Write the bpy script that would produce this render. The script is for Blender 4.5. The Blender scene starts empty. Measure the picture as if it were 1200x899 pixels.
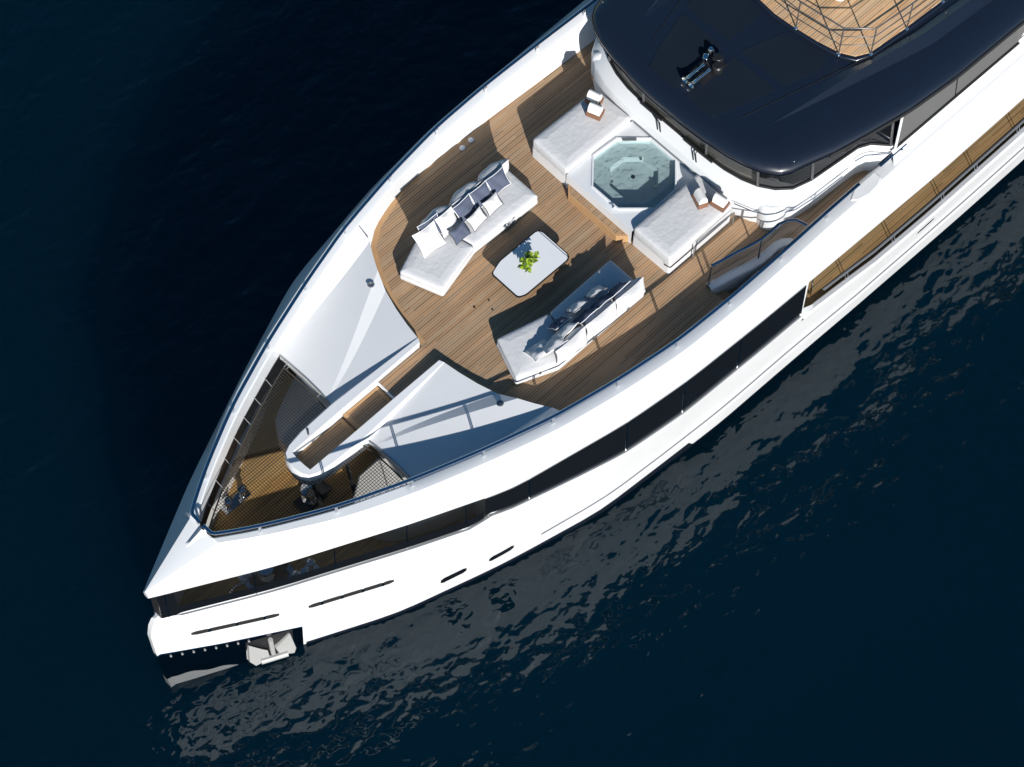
import bpy, math, random
from mathutils import Vector, Matrix
R = math.radians
rnd = random.Random(7)
sc = bpy.context.scene
col = sc.collection

# ------------------------------------------------------------------ camera
cd = bpy.data.cameras.new('camera'); cam = bpy.data.objects.new('camera', cd); col.objects.link(cam)
cr = Vector((0.71679, -0.69711, 0.01585)); cu = Vector((0.60916, 0.6371, 0.47226)); cf = Vector((0.33932, 0.32885, -0.88132))
m = Matrix((cr, cu, -cf)).transposed().to_4x4(); m.translation = Vector((-22.5563, -21.4654, 52.7378))
cam.matrix_world = m
cd.sensor_width = 36; cd.lens = 3138.95 / 1200 * 36; cd.clip_start = 1; cd.clip_end = 20000
sc.camera = cam

# ------------------------------------------------------------------ light
SUN_EL, SUN_AZ = 26.3, 242.0          # azimuth counted from +x (aft) towards +y (starboard)
w = bpy.data.worlds.new('World'); sc.world = w; w.use_nodes = True
nt = w.node_tree; bg = nt.nodes['Background']
sky = nt.nodes.new('ShaderNodeTexSky'); sky.sky_type = 'NISHITA'; sky.sun_disc = False
sky.sun_elevation = R(SUN_EL); sky.sun_rotation = R(90 - SUN_AZ); sky.air_density = 1.3; sky.dust_density = 0.3; sky.ozone_density = 2.5
hsv = nt.nodes.new('ShaderNodeHueSaturation'); hsv.inputs['Saturation'].default_value = 1.35; nt.links.new(sky.outputs[0], hsv.inputs['Color']); nt.links.new(hsv.outputs[0], bg.inputs[0]); bg.inputs[1].default_value = 0.056
sd = bpy.data.lights.new('sun', 'SUN'); sun = bpy.data.objects.new('sun', sd); col.objects.link(sun)
sd.energy = 5.0; sd.angle = R(0.5); sd.color = (1.0, 0.97, 0.93)
az, el = R(SUN_AZ), R(SUN_EL)
sv = Vector((math.cos(az) * math.cos(el), math.sin(az) * math.cos(el), math.sin(el)))
sun.rotation_euler = sv.to_track_quat('Z', 'Y').to_euler(); sun.location = sv * 60
vs = sc.view_settings; sc.display_settings.display_device = 'sRGB'
vs.view_transform = 'Standard'; vs.look = 'None'; vs.exposure = 0.42; vs.gamma = 1; vs.use_curve_mapping = False

# ------------------------------------------------------------------ materials
def mat(name, color, rough=.5, metal=0, spec=.5, coat=0, coat_rough=.05):
    M = bpy.data.materials.new(name); M.use_nodes = True
    b = M.node_tree.nodes['Principled BSDF']
    b.inputs['Base Color'].default_value = (*color, 1); b.inputs['Roughness'].default_value = rough
    b.inputs['Metallic'].default_value = metal; b.inputs['Specular IOR Level'].default_value = spec
    b.inputs['Coat Weight'].default_value = coat; b.inputs['Coat Roughness'].default_value = coat_rough
    return M
def nodes(M): return M.node_tree.nodes, M.node_tree.links, M.node_tree.nodes['Principled BSDF']
def mottle(M, amount=.06, scale=3., bump=0., bscale=40., rvar=0.):
    """slight uneven tone, gloss and surface of a real material"""
    N, L, b = nodes(M); c = b.inputs['Base Color'].default_value[:]
    tc = N.new('ShaderNodeTexCoord'); n = N.new('ShaderNodeTexNoise'); n.inputs['Scale'].default_value = scale; n.inputs['Detail'].default_value = 6
    L.new(tc.outputs['Object'], n.inputs['Vector'])
    mx = N.new('ShaderNodeMix'); mx.data_type = 'RGBA'
    mx.inputs['A'].default_value = (*[v * (1 - amount) for v in c[:3]], 1); mx.inputs['B'].default_value = (*[min(1, v * (1 + amount)) for v in c[:3]], 1)
    L.new(n.outputs['Fac'], mx.inputs['Factor']); L.new(mx.outputs['Result'], b.inputs['Base Color'])
    if rvar:
        mr = N.new('ShaderNodeMapRange'); mr.inputs['To Min'].default_value = max(0, b.inputs['Roughness'].default_value - rvar); mr.inputs['To Max'].default_value = b.inputs['Roughness'].default_value + rvar
        L.new(n.outputs['Fac'], mr.inputs['Value']); L.new(mr.outputs['Result'], b.inputs['Roughness'])
    if bump:
        n2 = N.new('ShaderNodeTexNoise'); n2.inputs['Scale'].default_value = bscale; n2.inputs['Detail'].default_value = 4
        L.new(tc.outputs['Object'], n2.inputs['Vector'])
        bp = N.new('ShaderNodeBump'); bp.inputs['Strength'].default_value = bump; bp.inputs['Distance'].default_value = .02
        L.new(n2.outputs['Fac'], bp.inputs['Height']); L.new(bp.outputs['Normal'], b.inputs['Normal'])
    return M
def teak(name, base, pitch=.062, var=.5, rough=.6):
    """planks running along x, pale seams between them, each plank length its own tone"""
    M = mat(name, base, rough, spec=.3); N, L, b = nodes(M)
    tc = N.new('ShaderNodeTexCoord'); sp = N.new('ShaderNodeSeparateXYZ'); L.new(tc.outputs['Object'], sp.inputs[0])
    def math_(op, a, v=None, bnode=None):
        x = N.new('ShaderNodeMath'); x.operation = op; L.new(a, x.inputs[0])
        if v is not None: x.inputs[1].default_value = v
        if bnode is not None: L.new(bnode, x.inputs[1])
        return x.outputs[0]
    row = math_('DIVIDE', sp.outputs['Y'], pitch); fl = math_('FLOOR', row); fr = math_('FRACT', row)
    wn0 = N.new('ShaderNodeTexWhiteNoise'); wn0.noise_dimensions = '1D'; L.new(fl, wn0.inputs['W'])
    off = math_('MULTIPLY', wn0.outputs['Value'], 3.1)
    lx = math_('ADD', sp.outputs['X'], bnode=off); seg = math_('FLOOR', math_('DIVIDE', lx, 2.9))
    cb = N.new('ShaderNodeCombineXYZ'); L.new(fl, cb.inputs[0]); L.new(seg, cb.inputs[1])
    wn = N.new('ShaderNodeTexWhiteNoise'); wn.noise_dimensions = '2D'; L.new(cb.outputs[0], wn.inputs['Vector'])
    mp = N.new('ShaderNodeMapping'); mp.inputs['Scale'].default_value = (2.2, 34, 30); L.new(tc.outputs['Object'], mp.inputs[0])
    gn = N.new('ShaderNodeTexNoise'); gn.inputs['Scale'].default_value = 1; gn.inputs['Detail'].default_value = 5; L.new(mp.outputs[0], gn.inputs['Vector'])
    big = N.new('ShaderNodeTexNoise'); big.inputs['Scale'].default_value = .8; big.inputs['Detail'].default_value = 4; L.new(tc.outputs['Object'], big.inputs['Vector'])
    s1 = math_('MULTIPLY_ADD', wn.outputs['Value'], var); s1.node.inputs[2].default_value = 1 - var / 2
    s2 = math_('MULTIPLY_ADD', gn.outputs['Fac'], .45); s2.node.inputs[2].default_value = .78
    s3 = math_('MULTIPLY_ADD', big.outputs['Fac'], .7); s3.node.inputs[2].default_value = .65
    s = math_('MULTIPLY', math_('MULTIPLY', s1, bnode=s2), bnode=s3)
    hs = N.new('ShaderNodeMix'); hs.data_type = 'RGBA'; hs.inputs['A'].default_value = (*base, 1)
    hs.inputs['B'].default_value = (base[0] * 1.12, base[1] * .92, base[2] * .75, 1); L.new(wn0.outputs['Value'], hs.inputs['Factor'])
    vm = N.new('ShaderNodeVectorMath'); vm.operation = 'SCALE'; L.new(hs.outputs['Result'], vm.inputs[0]); L.new(s, vm.inputs['Scale'])
    seam = math_('LESS_THAN', fr, .17)
    mx = N.new('ShaderNodeMix'); mx.data_type = 'RGBA'; L.new(seam, mx.inputs['Factor']); L.new(vm.outputs[0], mx.inputs['A'])
    mx.inputs['B'].default_value = (base[0] * 1.65, base[1] * 1.75, base[2] * 1.85, 1)
    L.new(mx.outputs['Result'], b.inputs['Base Color'])
    return M
def clear(name, tint, alpha, rough=.02, ior=1.45):
    """thin clear sheet: lets light through, tinted, with a fresnel shine"""
    M = bpy.data.materials.new(name); M.use_nodes = True; N, L = M.node_tree.nodes, M.node_tree.links
    N.remove(N['Principled BSDF']); out = N['Material Output']
    tr = N.new('ShaderNodeBsdfTransparent'); tr.inputs[0].default_value = (*tint, 1)
    df = N.new('ShaderNodeBsdfDiffuse'); df.inputs[0].default_value = (*[v * .3 for v in tint], 1)
    gl = N.new('ShaderNodeBsdfGlossy'); gl.inputs['Roughness'].default_value = rough
    lw = N.new('ShaderNodeLayerWeight'); lw.inputs[0].default_value = .5; f0 = ((ior - 1) / (ior + 1)) ** 2
    pw = N.new('ShaderNodeMath'); pw.operation = 'POWER'; pw.inputs[1].default_value = 5; L.new(lw.outputs['Facing'], pw.inputs[0])
    fr = N.new('ShaderNodeMath'); fr.operation = 'MULTIPLY_ADD'; fr.inputs[1].default_value = (1 - f0) * (.45 if ior < 1.4 else 1); fr.inputs[2].default_value = f0; L.new(pw.outputs[0], fr.inputs[0])
    m1 = N.new('ShaderNodeMixShader'); m1.inputs[0].default_value = alpha; L.new(tr.outputs[0], m1.inputs[1]); L.new(df.outputs[0], m1.inputs[2])
    m2 = N.new('ShaderNodeMixShader'); L.new(fr.outputs[0], m2.inputs[0]); L.new(m1.outputs[0], m2.inputs[1]); L.new(gl.outputs[0], m2.inputs[2])
    L.new(m2.outputs[0], out.inputs[0]); return M

M_white = mottle(mat('white_gelcoat', (.67, .68, .69), .34, coat=.1), .03, .9, rvar=.06)
M_deckwhite = mottle(mat('white_deck_paint', (.58, .59, .60), .45), .04, 1.4)
M_inner = mottle(mat('white_inner_paint', (.6, .61, .62), .5), .05, 1.5)
M_teak = teak('teak_deck', (.275, .190, .117))
M_teak2 = teak('teak_lower_deck', (.31, .205, .085))
M_teak3 = teak('teak_top_deck', (.46, .31, .18))
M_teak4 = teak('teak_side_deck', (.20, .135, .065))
M_trim = mottle(mat('teak_margin', (.42, .25, .12), .5), .12, 6)
M_navy = mottle(mat('navy_roof_paint', (.0065, .0105, .021), .36, coat=.8, coat_rough=.08), .1, .8)
M_skid = mottle(mat('dark_nonskid', (.006, .0125, .0225), .8, spec=.15), .25, 1.2, .3, 300)
M_glass = mottle(mat('dark_window_glass', (.006, .007, .009), .03, spec=.5), .1, 1)
M_tint = clear('tinted_glass', (.55, .54, .52), .03, ior=1.18)
M_greyglass = mottle(mat('grey_side_glass', (.125, .125, .125), .12, spec=.5), .12, .7)
M_screen = clear('clear_screen_glass', (.80, .77, .72), .02, ior=1.2)
M_wind = clear('windshield_glass', (.66, .66, .63), .08, ior=1.3)
M_clear = clear('clear_balustrade_glass', (.94, .94, .94), .04)
M_frame = mottle(mat('grey_window_frame', (.1, .1, .105), .35, .4), .1, 5)
M_seal = mottle(mat('black_rubber', (.012, .012, .013), .6), .2, 5)
M_steel = mottle(mat('stainless_steel', (.72, .74, .77), .12, 1), .05, 8, rvar=.05)
M_plate = mottle(mat('polished_bow_steel', (.36, .37, .39), .07, 1), .12, 2.5, .06, 9)
M_rail = mottle(mat('blue_handrail_steel', (.46, .49, .55), .16, 1), .05, 5)
M_grey = mottle(mat('grey_metal', (.28, .29, .3), .35, .6), .08, 5)
M_sofa = mottle(mat('white_upholstery', (.56, .56, .565), .85, spec=.2), .035, 3, .6, 7)
M_pillow = mottle(mat('white_cushion_cloth', (.62, .615, .61), .9, spec=.15), .05, 6, .5, 25)
M_blue = mottle(mat('slate_blue_cushion_cloth', (.085, .10, .145), .9, spec=.15), .16, 9, .4, 90)
M_pipe = mat('white_piping', (.74, .74, .74), .8)
M_dpipe = mat('dark_piping', (.03, .035, .05), .8)
M_leather = mottle(mat('brown_leather', (.19, .085, .045), .45), .2, 20)
M_towel = mottle(mat('white_towel', (.8, .79, .77), .95, spec=.1), .05, 12, .6, 120)
M_table = mottle(mat('white_table_glass', (.72, .73, .745), .12, coat=.6), .01, 2)
M_black = mottle(mat('black_metal', (.02, .02, .022), .4, .3), .1, 6)
M_leaf = mottle(mat('yellow_green_leaf', (.30, .42, .02), .5), .35, 14)
M_leafmid = mottle(mat('mid_green_leaf', (.20, .30, .02), .45), .35, 14)
M_leafdark = mottle(mat('dark_green_leaf', (.07, .12, .02), .45), .3, 14)
M_tile = mottle(mat('pale_green_tub_lining', (.45, .485, .49), .35), .22, 2.5)  # mottled tone stands in for rippling light through the water
M_wood = mottle(mat('dark_wheelhouse_floor', (.38, .36, .33), .5), .2, 3)
M_boot = mottle(mat('dark_boot_paint', (.008, .011, .018), .25), .2, 2)
M_anchor = mottle(mat('grey_anchor_paint', (.30, .30, .295), .5), .12, 4)
M_net = mat('dark_net_cord', (.035, .03, .022), .9)
M_rope = mottle(mat('grey_lashing_rope', (.25, .25, .25), .9), .2, 30)

# ------------------------------------------------------------------ mesh builder
def wloc(o):
    v = Vector((0, 0, 0))
    while o is not None: v += o.location; o = o.parent
    return v
class MB:
    def __init__(s): s.v = []; s.f = []; s.mi = []
    def add(s, vs_, fs, mi=0):
        n = len(s.v); s.v += [tuple(p) for p in vs_]
        for f in fs: s.f.append([i + n for i in f]); s.mi.append(mi)
        return s
    def box(s, cx, cy, cz, sx, sy, sz, rz=0, taper=1, mi=0):
        c, q = math.cos(rz), math.sin(rz); V = []
        for dz, k in ((-.5, 1), (.5, taper)):
            for dx, dy in ((-.5, -.5), (.5, -.5), (.5, .5), (-.5, .5)):
                x, y = dx * sx * k, dy * sy * k; V.append((cx + x * c - y * q, cy + x * q + y * c, cz + dz * sz))
        return s.add(V, [(3, 2, 1, 0), (4, 5, 6, 7), (0, 1, 5, 4), (1, 2, 6, 5), (2, 3, 7, 6), (3, 0, 4, 7)], mi)
    def prism(s, poly, z0, z1, mi=0):
        a = sum(poly[i][0] * poly[(i + 1) % len(poly)][1] - poly[(i + 1) % len(poly)][0] * poly[i][1] for i in range(len(poly)))
        if a < 0: poly = poly[::-1]
        n = len(poly); V = [(x, y, z0) for x, y in poly] + [(x, y, z1) for x, y in poly]
        F = [tuple(range(n - 1, -1, -1)), tuple(range(n, 2 * n))] + [(i, (i + 1) % n, n + (i + 1) % n, n + i) for i in range(n)]
        return s.add(V, F, mi)
    def tube(s, pts, r, n=8, closed=False, r2=None, rad=None, mi=0):
        """sweep an ellipse (r sideways, r2 upwards) along a path"""
        P = [Vector(p) for p in pts]; m_ = len(P); r2 = r2 or r; V = []; F = []
        for i in range(m_):
            a = P[i - 1] if (i > 0 or closed) else P[i]; b = P[(i + 1) % m_] if (i < m_ - 1 or closed) else P[i]
            t = (b - a).normalized(); up = Vector((0, 0, 1)) if abs(t.z) < .9 else Vector((1, 0, 0))
            sd_ = t.cross(up).normalized(); u2 = sd_.cross(t).normalized(); k = rad[i] if rad else 1
            for j in range(n):
                q = 2 * math.pi * (j + .5) / n; V.append(P[i] + sd_ * (r * k * math.cos(q)) + u2 * (r2 * k * math.sin(q)))
        for i in range(m_ if closed else m_ - 1):
            for j in range(n):
                a = i * n; b = ((i + 1) % m_) * n; F.append((a + j, b + j, b + (j + 1) % n, a + (j + 1) % n))
        if not closed: F += [tuple(range(n)), tuple(range(m_ * n - 1, (m_ - 1) * n - 1, -1))]
        return s.add(V, F, mi)
    def lathe(s, prof, c=(0, 0, 0), n=16, axis='Z', mi=0):
        V = []; F = []
        for r, z in prof:
            for j in range(n):
                q = 2 * math.pi * j / n; x, y = r * math.cos(q), r * math.sin(q)
                p = (x, y, z) if axis == 'Z' else ((z, x, y) if axis == 'X' else (x, z, y))
                V.append((c[0] + p[0], c[1] + p[1], c[2] + p[2]))
        m_ = len(prof)
        for i in range(m_ - 1):
            for j in range(n): F.append((i * n + j, i * n + (j + 1) % n, (i + 1) * n + (j + 1) % n, (i + 1) * n + j))
        F += [tuple(range(n - 1, -1, -1)), tuple(range((m_ - 1) * n, m_ * n))]
        return s.add(V, F, mi)
    def grid(s, rows, mi=0, flip=False, closed=False):
        n = len(rows[0]); V = [p for r in rows for p in r]; F = []
        for i in range(len(rows) - 1):
            for j in range(n if closed else n - 1):
                q = (i * n + j, (i + 1) * n + j, (i + 1) * n + (j + 1) % n, i * n + (j + 1) % n); F.append(q[::-1] if flip else q)
        return s.add(V, F, mi)
    def build(s, name, mats, parent=None, bevel=0, smooth=35, seg=2, weld=False):
        me = bpy.data.meshes.new(name); o = bpy.data.objects.new(name, me); col.objects.link(o)
        off = wloc(parent) if parent else Vector((0, 0, 0))
        me.from_pydata([tuple(Vector(p) - off) for p in s.v], [], s.f)
        for M in (mats if isinstance(mats, (list, tuple)) else [mats]): me.materials.append(M)
        me.polygons.foreach_set('material_index', s.mi); me.update()
        if smooth:
            me.polygons.foreach_set('use_smooth', [True] * len(me.polygons)); me.set_sharp_from_angle(angle=R(smooth))
        if parent: o.parent = parent
        if bevel:
            b = o.modifiers.new('bevel', 'BEVEL'); b.width = bevel; b.segments = seg; b.limit_method = 'ANGLE'; b.angle_limit = R(40); b.harden_normals = False
        return o
def tag(o, label=None, cat=None, group=None, kind=None):
    for k, v in (('label', label), ('category', cat), ('group', group), ('kind', kind)):
        if v: o[k] = v
    return o
def thing(name, loc, label, cat, group=None, rz=0):
    o = bpy.data.objects.new(name, None); col.objects.link(o); o.location = loc; o.rotation_euler = (0, 0, rz); o.empty_display_size = .2
    return tag(o, label, cat, group)
def interp(x, X, Y):
    if x <= X[0]: return Y[0]
    for i in range(1, len(X)):
        if x <= X[i]:
            t = (x - X[i - 1]) / (X[i] - X[i - 1]); return Y[i - 1] + t * (Y[i] - Y[i - 1])
    return Y[-1]
def smoothed(X, Y, x, d=.45): return (interp(x - d, X, Y) + 2 * interp(x, X, Y) + interp(x + d, X, Y)) / 4
def frange(a, b, st):
    n = max(1, int(round((b - a) / st))); return [a + (b - a) * i / n for i in range(n + 1)]
def lerp(a, b, t): return a + (b - a) * t
def mirror(p): return [(x, -y) for x, y in p][::-1]

# ------------------------------------------------------------------ sea
WZ = -5.25
def sea_material():
    M = mat('sea_water', (.0011, .0062, .0125), .02, spec=.80); N, L, b = nodes(M); b.inputs['Specular Tint'].default_value = (.86, .96, 1, 1)
    b.inputs['IOR'].default_value = 1.333
    b.inputs['Subsurface Weight'].default_value = 1; b.inputs['Subsurface Radius'].default_value = (.8, 1, 1.1); b.inputs['Subsurface Scale'].default_value = 9.0
    b.subsurface_method = 'BURLEY'
    tc = N.new('ShaderNodeTexCoord')
    def noise(scale, rot, stretch, detail, rough=.5, dist=0):
        mp = N.new('ShaderNodeMapping'); mp.inputs['Rotation'].default_value = (0, 0, R(rot)); mp.inputs['Scale'].default_value = (1, stretch, 1)
        L.new(tc.outputs['Object'], mp.inputs[0])
        n = N.new('ShaderNodeTexNoise'); n.inputs['Scale'].default_value = scale; n.inputs['Detail'].default_value = detail
        n.inputs['Roughness'].default_value = rough; n.inputs['Distortion'].default_value = dist
        L.new(mp.outputs[0], n.inputs['Vector']); return n.outputs['Fac']
    prev = None
    for sca, ro, st, de, dist_ in ((.22, 8, 1.9, 1, .32), (.95, -14, 1.45, 1, .105), (2.5, 18, 1.3, 1, .056), (5.0, -25, 1.2, 1, .011)):
        bp = N.new('ShaderNodeBump'); bp.inputs['Strength'].default_value = 1; bp.inputs['Distance'].default_value = dist_ * SEA
        L.new(noise(sca, ro, st, de, .45, .4), bp.inputs['Height'])
        if prev: L.new(prev, bp.inputs['Normal'])
        prev = bp.outputs['Normal']
    L.new(prev, b.inputs['Normal'])
    n = noise(.035, 0, 1, 3); mx = N.new('ShaderNodeMix'); mx.data_type = 'RGBA'
    mx.inputs['A'].default_value = (.0002, .0058, .0118, 1); mx.inputs['B'].default_value = (.0004, .0085, .0165, 1)
    L.new(n, mx.inputs['Factor']); L.new(mx.outputs['Result'], b.inputs['Base Color'])
    return M
SEA = .72
tag(MB().add([(-4000, -4000, WZ), (4000, -4000, WZ), (4000, 4000, WZ), (-4000, 4000, WZ)], [(0, 1, 2, 3)]).build('sea', sea_material(), smooth=0), kind='structure')

# ------------------------------------------------------------------ yacht: half-breadth curves (x aft, y starboard)
RX = [-9.72, -8.9, -7.42, -5.8, -4.18, -2.53, -.85, .82, 2.46, 4.15, 5.7, 9, 18]
RY = [.37, .90, 1.68, 2.335, 2.88, 3.36, 3.68, 3.90, 3.96, 3.95, 3.92, 3.92, 3.9]
BX = [-11.47, -11.2, -9.05, -6.2, -4, -1, .8, 3, 4.8, 9, 12, 18]; BY = [.07, .22, 1.37, 2.68, 3.60, 4.2, 4.40, 4.5, 4.55, 4.64, 4.63, 4.58]
WX = [-11.42, -8.55, -6.45, -3.9, -1.2, 2.4, 11, 18]; WY = [.06, 1.42, 2.40, 3.17, 3.83, 4.12, 4.26, 4.26]
def rail_y(x): return smoothed(RX, RY, x, .4) if x > -9.2 else interp(x, RX, RY)
def band_y(x): return smoothed(BX, BY, x, .45) if x > -10.9 else interp(x, BX, BY)
def top_y(x): return max(.06, band_y(x) - .03 + .05 * min(1, max(0, (x + 8) / 5))) + .12 * min(1, max(0, (x - 4.5) / 2.5)) ** 1.3
def wl_y(x): return smoothed(WX, WY, x, .5) if x > -10.9 else interp(x, WX, WY)
def sheer_z(x): return interp(x, [-4.9, -4.72, -4.5, -3.5, -2.2, -1, .7, 2.4, 4.6], [-1.46, -1.34, -1.14, -1.20, -1.44, -1.62, -1.68, -1.62, -1.60])
def hull_y(x, z):
    k = min(1.25, max(0, (-1.7 - z) / 3.55)); return lerp(top_y(x), wl_y(x), k)
def hpt(x, z, off=0, sgn=-1):
    fade = max(0, 1 - (x + 11.5) / 2.5); return (x + stem_dx(z) * fade, sgn * (hull_y(x, z) + off), z)
def stem_dx(z): return interp(-z, [1.4, 1.85, 3.3, 5.25, 6.2], [.12, -.14, -.1, .06, .09])
yacht = thing('yacht', (0, 0, WZ), 'long white motor yacht with teak foredeck lounge and dark navy roof, on dark sea', 'yacht')

# hull
LV = [-1.68, -1.71, -1.90, -2.1, -2.4, -3.0, -3.6, -4.2, -4.8, -5.4, -6.1]
NX = [-11.5, -11.42] + frange(-11.3, 18, .1)
mb = MB()
for sgn in (1, -1):
    rows = []
    for xn in NX:
        row = []
        for z in [-2.5, -1.46] + LV:
            pass
        fade = max(0, 1 - (xn + 11.5) / 2.5)
        T = top_y(xn)
        q = min(1, max(0, (xn - 4.55) / .5)); row = [(xn + .12, sgn * max(0.0, T - .12), -2.5), (xn + .1, sgn * max(.01, T - .11), lerp(sheer_z(xn) - .01, -1.90, q))]
        for i, z in enumerate(LV):
            if i < 3: z = sheer_z(xn) - (.02, .05, .24)[i]
            y = hull_y(xn, z) if i else T - .02
            row.append((xn + stem_dx(z) * fade, sgn * y, min(z, lerp(z, -1.90 - .001 * i, q)) if i < 3 else z))
        rows.append(row)
    mb.grid(rows, flip=(sgn > 0))
    if sgn > 0: first = rows[0]
st = [[p for p in first], [(p[0], -p[1], p[2]) for p in first]]
mb.grid(st, flip=False)
hull = mb.build('hull', M_white, yacht, smooth=30)
# sheer rail
for sgn in (1, -1):
    MB().tube([(x + (0.1 if x < -11 else 0), sgn * (top_y(x) - .004), sheer_z(x) - .015) for x in frange(-11.4, 4.5, .25)], .034, 6, r2=.022).build('sheer_rail', M_grey, hull)
# dark boot stripe above the water, spray rail and lower strake
def boot_z(x): return interp(x, [-8.5, -3, 1.5, 9, 18], [-5.14, -5.05, -4.82, -4.7, -4.7])
def strake_z(x): return interp(x, [-2.9, -1.3, 1, 9.8, 18], [-4.30, -4.15, -4.02, -3.72, -3.6])
for sgn in (1, -1):
    rows = [[hpt(x, boot_z(x) + .01, -.01, sgn), hpt(x, boot_z(x), .012, sgn), hpt(x, lerp(boot_z(x), -5.8, .5), .012, sgn), hpt(x, -5.8, .012, sgn)] for x in frange(-8.5, 18, .1)]
    mb = MB(); mb.grid(rows, flip=(sgn > 0)); mb.build('boot_stripe', M_boot, hull, smooth=25)
    rows = []
    for x in frange(-2.9, 18, .1):
        z = strake_z(x); g = .02 + .06 * min(1, (x + 2.9) / 1.5); q = min(1, max(0, (x - 1.3) / .25)); zb = lerp(z - .12, boot_z(x) + .02, q)
        rows.append([hpt(x, z + .035, -.02, sgn), hpt(x, z + .02, g, sgn), hpt(x, z - .05, g, sgn), hpt(x, zb, lerp(-.02, g, q), sgn), hpt(x, zb - .02, -.03, sgn)])
    mb = MB(); mb.grid(rows, flip=(sgn > 0)); mb.build('spray_rail', M_white, hull, smooth=20)
    MB().tube([hpt(x, strake_z(x) + .045, .015, sgn) for x in frange(-2.9, 18, .2)], .018, 5).build('rail_shadow_line', M_grey, hull)  # grey line added for the shadow along the spray rail
# hull slots: shallow dark boxes that follow the side
def hull_strip(name, x0, x1, z0, z1, h, M, sgn, off=.006, n=12, parent=None, taper=True):
    mb = MB(); rows = []; n = max(n, int((x1 - x0) / .1))
    for i in range(n + 1):
        t = i / n; x = lerp(x0, x1, t); z = lerp(z0, z1, t); hh = h * (1 if not taper or 0 < i < n else .55)
        rows.append([hpt(x, z + hh / 2, -.03, sgn), hpt(x, z + hh / 2, off, sgn), hpt(x, z - hh / 2, off, sgn), hpt(x, z - hh / 2, -.03, sgn)])
    mb.grid(rows, flip=(sgn > 0)); return mb.build(name, M, parent or hull, smooth=20)
PZ = [-3.22, -3.66, -4.10]
for sgn in (1, -1):
    for x0, x1, z0, z1, h, bars in ((-10.75, -9.02, -2.59, -2.94, .20, 3), (-8.4, -6.56, -3.03, -3.05, .21, 4)):
        hull_strip('hull_slot', x0, x1, z0, z1, h, M_seal, sgn)
        for k in range(bars):
            t = (k + .6) / (bars + .2); hull_strip('slot_bar', lerp(x0, x1, t), lerp(x0, x1, t) + .05, lerp(z0, z1, t), lerp(z0, z1, t), h, M_steel, sgn, .012, 1, taper=False)
    for x0, x1, z0, z1 in ((-5.44, -4.82, -4.30, -4.19), (-4.26, -3.65, -4.24, -4.1), (8.77, 9.34, -2.66, -2.61)):
        hull_strip('porthole', x0, x1, z0, z1, .30 if x0 < 0 else .14, M_glass, sgn, .008, 8)
    for k in range(8):
        x = -11.25 + k * .222; z = interp(x, [-11.5, -10.25, -8.56], PZ) - .17; p = hpt(x, z, .02, sgn)
        MB().lathe([(.0, -.02), (.024, -.02), (.024, .012), (.0, .02)], p, 10, 'Y').build('stud_light', M_anchor, hull)
# polished plate wrapped round the stem
cols = [(x, 1) for x in frange(-8.56, -11.5, .1)] + [(x, -1) for x in frange(-11.5, -8.56, .1)]
rows = []
for x, sgn in cols:
    zt = interp(x, [-11.5, -10.25, -8.56], PZ); r_ = []
    for z, o in ((zt + .02, -.012), (zt, .012), (lerp(zt, -5.7, .33), .012), (lerp(zt, -5.7, .66), .012), (-5.7, .012)):
        p = hpt(x, z, o, sgn); r_.append((p[0] - (.014 if x < -11.45 and o > 0 else 0), p[1], p[2]))
    rows.append(r_)
mb = MB(); mb.grid(rows, flip=True); mb.build('bow_plate', M_plate, hull, smooth=25)

rows = []
for x, sgn in [(x, 1) for x in frange(-9.9, -11.5, .1)] + [(x, -1) for x in frange(-11.5, -9.9, .1)]:
    zt = interp(x, [-11.5, -10.9, -9.9], [-4.72, -4.86, -5.24]) + .05 * math.sin(x * 9); r_ = []
    for z, o in ((zt, .014), (lerp(zt, -5.7, .4), .035), (-5.7, .05)):
        p = hpt(x, z, o, sgn); r_.append((p[0] - (.03 if x < -11.45 else 0), p[1], p[2]))
    rows.append(r_)
mb = MB(); mb.grid(rows, flip=True); mb.build('stem_reflection', M_grey, hull, smooth=25)  # paler band added in place of a reflection low on the bow plate

# upper bulwark (white band with the rail)
TEX = [-2.15, -1.66, -1.05, -.44, .8, 2.2, 4.1, 5.8, 18]; TEY = [2.98, 3.33, 3.53, 3.65, 3.68, 3.66, 3.59, 3.54, 3.5]
def teak_y(x): return interp(x, TEX, TEY)
def bul_section(x):
    b = band_y(x); r = rail_y(x)
    if x < -9.74:
        t = (x + 11.5) / 1.76; t = min(1, max(0, t)); zc = lerp(.02, .60, t); r2 = .43 * t
        return [(0, zc - .25), (0, zc), (r2 * .5, zc + .0), (r2, zc - .02 * t), (lerp(r2, b, .5), lerp(zc, -.08, .48)), (b, -.08), (b - .015, -.22), (max(0, b - .45), -.24)]
    zc = .62; wc = .08 + .1 * min(1, max(0, (x + 9.7) / 3))
    if x < -5.5: p0 = (r - .05, -.12)
    elif x < -2.2:
        t = (x + 5.5) / 3.3; p0 = (lerp(r - .07, 2.95 + (x + 2.2) * .35, t), lerp(-.06, .36, t))
    elif x < -2.16: p0 = (2.96, .36)
    else: p0 = (teak_y(x), -.02)
    return [p0, (r - .10, zc - .02), (r - .06, zc), (r + wc, zc), (r + wc + .05, zc - .035), (b, -.08), (b - .015, -.22), (b - .45, -.24)]
xs = [-11.46, -11.38] + frange(-11.2, -9.8, .14) + [-9.76, -9.72] + frange(-9.6, -5.6, .2) + [-5.52, -5.48] + frange(-5.3, -2.3, .2) + [-2.21, -2.19, -2.165, -2.15] + frange(-2, 18, .25)
mb = MB()
for sgn in (1, -1):
    rows = [[(x - (.04 if 0 else 0), sgn * y, z) for y, z in bul_section(x)] for x in xs]
    mb.grid(rows, flip=(sgn < 0))
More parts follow.
